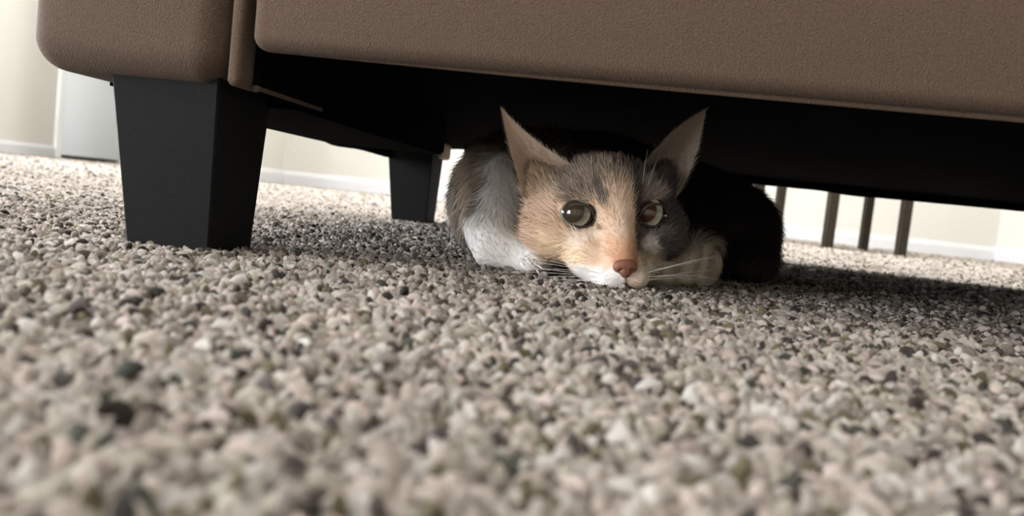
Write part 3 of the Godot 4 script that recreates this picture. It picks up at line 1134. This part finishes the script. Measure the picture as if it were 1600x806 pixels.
func eyeball(r: float, pupil: float, iris_a: Color, iris_b: Color, pupil_c: Color) -> ArrayMesh:
	# a sphere whose pole (+z) is the pupil; rings carry the colours of pupil, iris and rim
	var verts := PackedVector3Array()
	var norms := PackedVector3Array()
	var cols := PackedColorArray()
	var tris := PackedInt32Array()
	var rings := 48
	var sides := 40
	for i in rings + 1:
		var a := PI * 0.62 * i / rings
		for k in sides:
			var b := TAU * k / sides
			var d := Vector3(sin(a) * cos(b), sin(a) * sin(b), cos(a))
			var bulge := 1.0 + 0.07 * maxf(0.0, 1.0 - a / 0.9)
			verts.append(d * r * bulge)
			norms.append(d)
			var c := pupil_c
			if a > pupil:
				var t := (a - pupil) / (1.08 - pupil)
				var ray := 0.85 + 0.3 * noise_a.get_noise_2d(b * 9.0, a * 2.0)
				c = mixc(iris_a, iris_b, t) * ray
				if a > 1.08:
					c = Color(0.03, 0.022, 0.016)
			cols.append(c)
	for i in rings:
		for k in sides:
			var a := i * sides + k
			var b := i * sides + (k + 1) % sides
			tris.append_array(PackedInt32Array([a, b, b + sides, a, b + sides, a + sides]))
	var arr := []
	arr.resize(Mesh.ARRAY_MAX)
	arr[Mesh.ARRAY_VERTEX] = verts
	arr[Mesh.ARRAY_NORMAL] = norms
	arr[Mesh.ARRAY_COLOR] = cols
	arr[Mesh.ARRAY_INDEX] = tris
	var am := ArrayMesh.new()
	am.add_surface_from_arrays(Mesh.PRIMITIVE_TRIANGLES, arr)
	return am

func face(root: Node3D) -> void:
	var wet := plain(Color.WHITE, 0.05, 0.45)
	wet.vertex_color_use_as_albedo = true
	var rim := plain(lin(0.035, 0.026, 0.02), 0.5)
	for s: float in [-1.0, 1.0]:
		var centre := head * mm(s * 28.2, 0, -5.5)
		var look := (Vector3(-0.19, 0.17, 0.0) - centre).normalized()
		var x := Vector3.UP.cross(look).normalized()
		var b := Basis(x, look.cross(x), look) * Basis.from_scale(Vector3.ONE * HEAD_SIZE)
		var ball := eyeball(0.0136, 0.68, Color(0.16, 0.15, 0.09), Color(0.46, 0.46, 0.36), Color(0.045, 0.032, 0.02) if s < 0.0 else Color(0.042, 0.016, 0.010))  # right pupil is tinted reddish to stand in for eyeshine
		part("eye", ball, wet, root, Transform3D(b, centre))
		# lid rim hugging the eyeball
		var pts := []
		var rad := []
		for i in 41:
			var a := TAU * i / 40.0
			var ex := cos(a) * 11.2
			var ey := sin(a) * (8.5 if sin(a) > 0.0 else 8.3)
			ey += 0.10 * s * ex
			if ex * s < -8.0:
				ey -= 1.4 * (-ex * s - 8.0) / 3.2
			var d2 := ex * ex + ey * ey
			pts.append(head * (mm(s * 28.2 + ex * cos(0.25), ey, -5.5 + sqrt(maxf(0.0, 13.9 * 13.9 - d2)) - s * ex * sin(0.25) * 0.6)))
			rad.append(0.00125 if sin(a) > 0.0 else 0.0010)
		part("eyelid", tube_mesh(pts, rad, 6), rim, root)
	# nose leather: two lobes with nostrils, one mesh
	var nb: Array[Blob] = [
		ell(mm(0, -33.5, 31.0), mm(8.6, 4.6, 4.6), 0.003), ell(mm(0, -38.5, 31.0), mm(4.6, 4.6, 4.2), 0.003),
		ell(mm(-4.8, -35.7, 30.5), mm(4.3, 3.5, 3.8), 0.002), ell(mm(4.8, -35.7, 30.5), mm(4.3, 3.5, 3.8), 0.002)]
	var nc: Array[Blob] = [ell(mm(-4.4, -37.2, 35.2), mm(1.8, 1.2, 2.2), 0.001, Vector3(0, 0, 0.5)), ell(mm(4.4, -37.2, 35.2), mm(1.8, 1.2, 2.2), 0.001, Vector3(0, 0, -0.5)),
		cap(mm(0, -35, 36.3), 0.0006, mm(0, -43.5, 35.8), 0.0006, 0.001)]
	var nn := surface_net(mm(-14, -46, 22), mm(14, -25, 40), 0.0006, nb, nc)
	var arr := []
	arr.resize(Mesh.ARRAY_MAX)
	arr[Mesh.ARRAY_VERTEX] = nn[0]
	arr[Mesh.ARRAY_NORMAL] = nn[1]
	arr[Mesh.ARRAY_INDEX] = nn[2]
	var am := ArrayMesh.new()
	am.add_surface_from_arrays(Mesh.PRIMITIVE_TRIANGLES, arr)
	part("nose", am, grainy(lin(0.26, 0.10, 0.055), 0.55, 300.0, 0.8, 1.5, 0.1), root, head)
	# mouth line
	var lip := plain(lin(0.10, 0.055, 0.04), 0.6)
	for s: float in [-1.0, 1.0]:
		var pts := [mm(0, -42, 32.6), mm(0, -46.5, 32.2), mm(s * 3, -49.6, 31.0), mm(s * 8, -51.4, 28.5), mm(s * 13, -51.2, 24.0), mm(s * 17, -49.5, 18.5)]
		for i in pts.size():
			pts[i] = head * (pts[i] as Vector3)
		part("mouth", tube_mesh(pts, [0.0006, 0.0007, 0.0007, 0.0007, 0.0006, 0.0004], 6), lip, root)
	# whiskers, each its own hair
	var wm := plain(lin(0.80, 0.76, 0.70), 0.5)
	for s: float in [-1.0, 1.0]:
		for k in 8:
			var row := k % 3
			var from := mm(s * (11.0 + 2.2 * (k / 3)), -41.0 - 2.6 * row, 29.5 - 1.8 * (k / 3))
			var reach := rng.randf_range(44.0, 66.0)
			var rise := rng.randf_range(-4.0, 12.0) - row * 3.0
			var mid := from + mm(s * reach * 0.5, rise * 0.35 + 4.0, -4.0)
			var to := from + mm(s * reach, rise, -16.0 - rng.randf() * 8.0)
			var pts := []
			var rad := []
			for i in 9:
				pts.append(head * bez(from, mid, to, i / 8.0))
				rad.append(lerpf(0.00018, 0.00006, i / 8.0))
			part("whisker", tube_mesh(pts, rad, 5), wm, root)
		for k in 2:
			var from := mm(s * (20.0 + 3.0 * k), 17.0, -1.0)
			var to := from + mm(s * (2.0 + 6.0 * k), 32.0 - 3.0 * k, 6.0)
			var pts := []
			var rad := []
			for i in 7:
				pts.append(head * bez(from, from.lerp(to, 0.5) + mm(-s * 2.0, 0, 5), to, i / 6.0))
				rad.append(lerpf(0.00011, 0.00004, i / 6.0))
			part("whisker", tube_mesh(pts, rad, 5), wm, root)

# ------------------------------------------------------------------ chairs behind the sofa
func make_chair(label: String, at: Vector3, feet: Array) -> Node3D:
	# feet: where the four legs stand round the middle of the chair: front left, front right, rear right, rear left
	var c := thing("dining_chair", label, "chair", at, 0.0, "dining chairs behind the sofa")
	var wood := grainy(lin(0.052, 0.040, 0.028), 0.6, 10.0, 0.6, 0.8, 0.06)
	wood.metallic_specular = 0.2
	for k in 4:
		var f: Vector2 = feet[k]
		part("leg", taper_post(-0.006, 0.032, 0.44 if k < 2 else 0.95, 0.034, 0.002), wood, c, Transform3D(Basis(), Vector3(f.x, 0, f.y)))
	var outline := PackedVector2Array()
	for k in 4:
		var f: Vector2 = feet[k]
		var g := f * (1.0 + 0.035 / f.length())
		var to: Vector2 = feet[(k + 1) % 4]
		to = to * (1.0 + 0.035 / to.length())
		outline.append(g.lerp(to, 0.06))
		outline.append(g.lerp(to, 0.94))
	var st := begin()
	st.set_smooth_group(-1)
	for i in 8:
		var p := outline[i]
		var q := outline[(i + 1) % 8]
		var mid := [Vector3(p.x, 0.44, p.y), Vector3(q.x, 0.44, q.y), Vector3(q.x, 0.468, q.y), Vector3(p.x, 0.468, p.y), Vector3(q.x * 0.96, 0.476, q.y * 0.96), Vector3(p.x * 0.96, 0.476, p.y * 0.96)]
		quad(st, mid[1], mid[0], mid[3], mid[2])
		quad(st, mid[2], mid[3], mid[5], mid[4])
		for v: Vector3 in [mid[4], mid[5], Vector3(0, 0.476, 0), mid[0], mid[1], Vector3(0, 0.44, 0)]:
			st.add_vertex(v)
	part("seat", done(st), wood, c)
	var rl: Vector2 = feet[3]
	var rr: Vector2 = feet[2]
	for y: float in [0.62, 0.74, 0.86]:
		part("back_slat", tube_mesh([Vector3(rl.x, y, rl.y), Vector3((rl.x + rr.x) / 2.0, y + 0.004, (rl.y + rr.y) / 2.0 - 0.02), Vector3(rr.x, y, rr.y)], [0.016, 0.018, 0.016], 10), wood, c)
	for k: int in [0, 1]:
		var f: Vector2 = feet[k]
		var r: Vector2 = feet[3 - k]
		part("seat_rail", tube_mesh([Vector3(f.x, 0.41, f.y), Vector3(r.x, 0.41, r.y)], [0.013, 0.013], 8), wood, c)
	return c

func chairs() -> void:
	make_chair("dark wooden chair farther right, its slim legs clear of the black back of the cat", Vector3(1.22, 0, -3.0),
		[Vector2(-0.150, 0.25), Vector2(0.160, 0.13), Vector2(0.190, -0.25), Vector2(-0.200, -0.15)])
	make_chair("dark wooden chair farther left, its legs just showing above the black back of the cat", Vector3(0.65, 0, -2.97),
		[Vector2(-0.180, 0.25), Vector2(0.170, 0.20), Vector2(0.243, -0.25), Vector2(-0.190, -0.15)])

func ceiling_lamp() -> void:
	var spots := [
		[Vector3(0.6, CEILING, -2.4), 3.8, "round white ceiling lamp above the space behind the sofa"],
		[Vector3(-1.8, CEILING, -3.6), 2.2, "round white ceiling lamp added to brighten the wall by the white door"],  # added lamp, lifts the door wall and the carpet at the left
		[Vector3(-1.0, CEILING, 0.8), 0.6, "round white ceiling lamp added as fill above the viewer in front of the sofa"]]  # added overhead fill for the near carpet and the sofa front
	var bowl := plain(lin(0.9, 0.88, 0.84), 0.4)
	bowl.emission_enabled = true
	bowl.emission = Color(1.0, 0.97, 0.91)
	bowl.emission_energy_multiplier = 1.5
	var metal := plain(lin(0.7, 0.7, 0.7), 0.4)
	var plate := tube_mesh([Vector3(0, -0.02, 0), Vector3(0, 0.0, 0)], [0.19, 0.19], 32)
	var shade := tube_mesh([Vector3(0, -0.10, 0), Vector3(0, -0.095, 0), Vector3(0, -0.07, 0), Vector3(0, -0.02, 0)], [0.05, 0.09, 0.14, 0.17], 32)
	for k in spots:
		var l := thing("ceiling_light", k[2], "lamp", k[0])
		part("base_plate", plate, metal, l)
		part("shade", shade, bowl, l)
		var lamp := OmniLight3D.new()
		lamp.name = "lamp_light"
		lamp.light_color = Color(0.98, 0.985, 1.0)
		lamp.light_energy = k[1]
		lamp.light_size = 0.12
		lamp.omni_range = 12.0
		lamp.omni_attenuation = 2.0
		lamp.shadow_enabled = true
		lamp.position = Vector3(0, -0.28, 0)
		l.add_child(lamp)
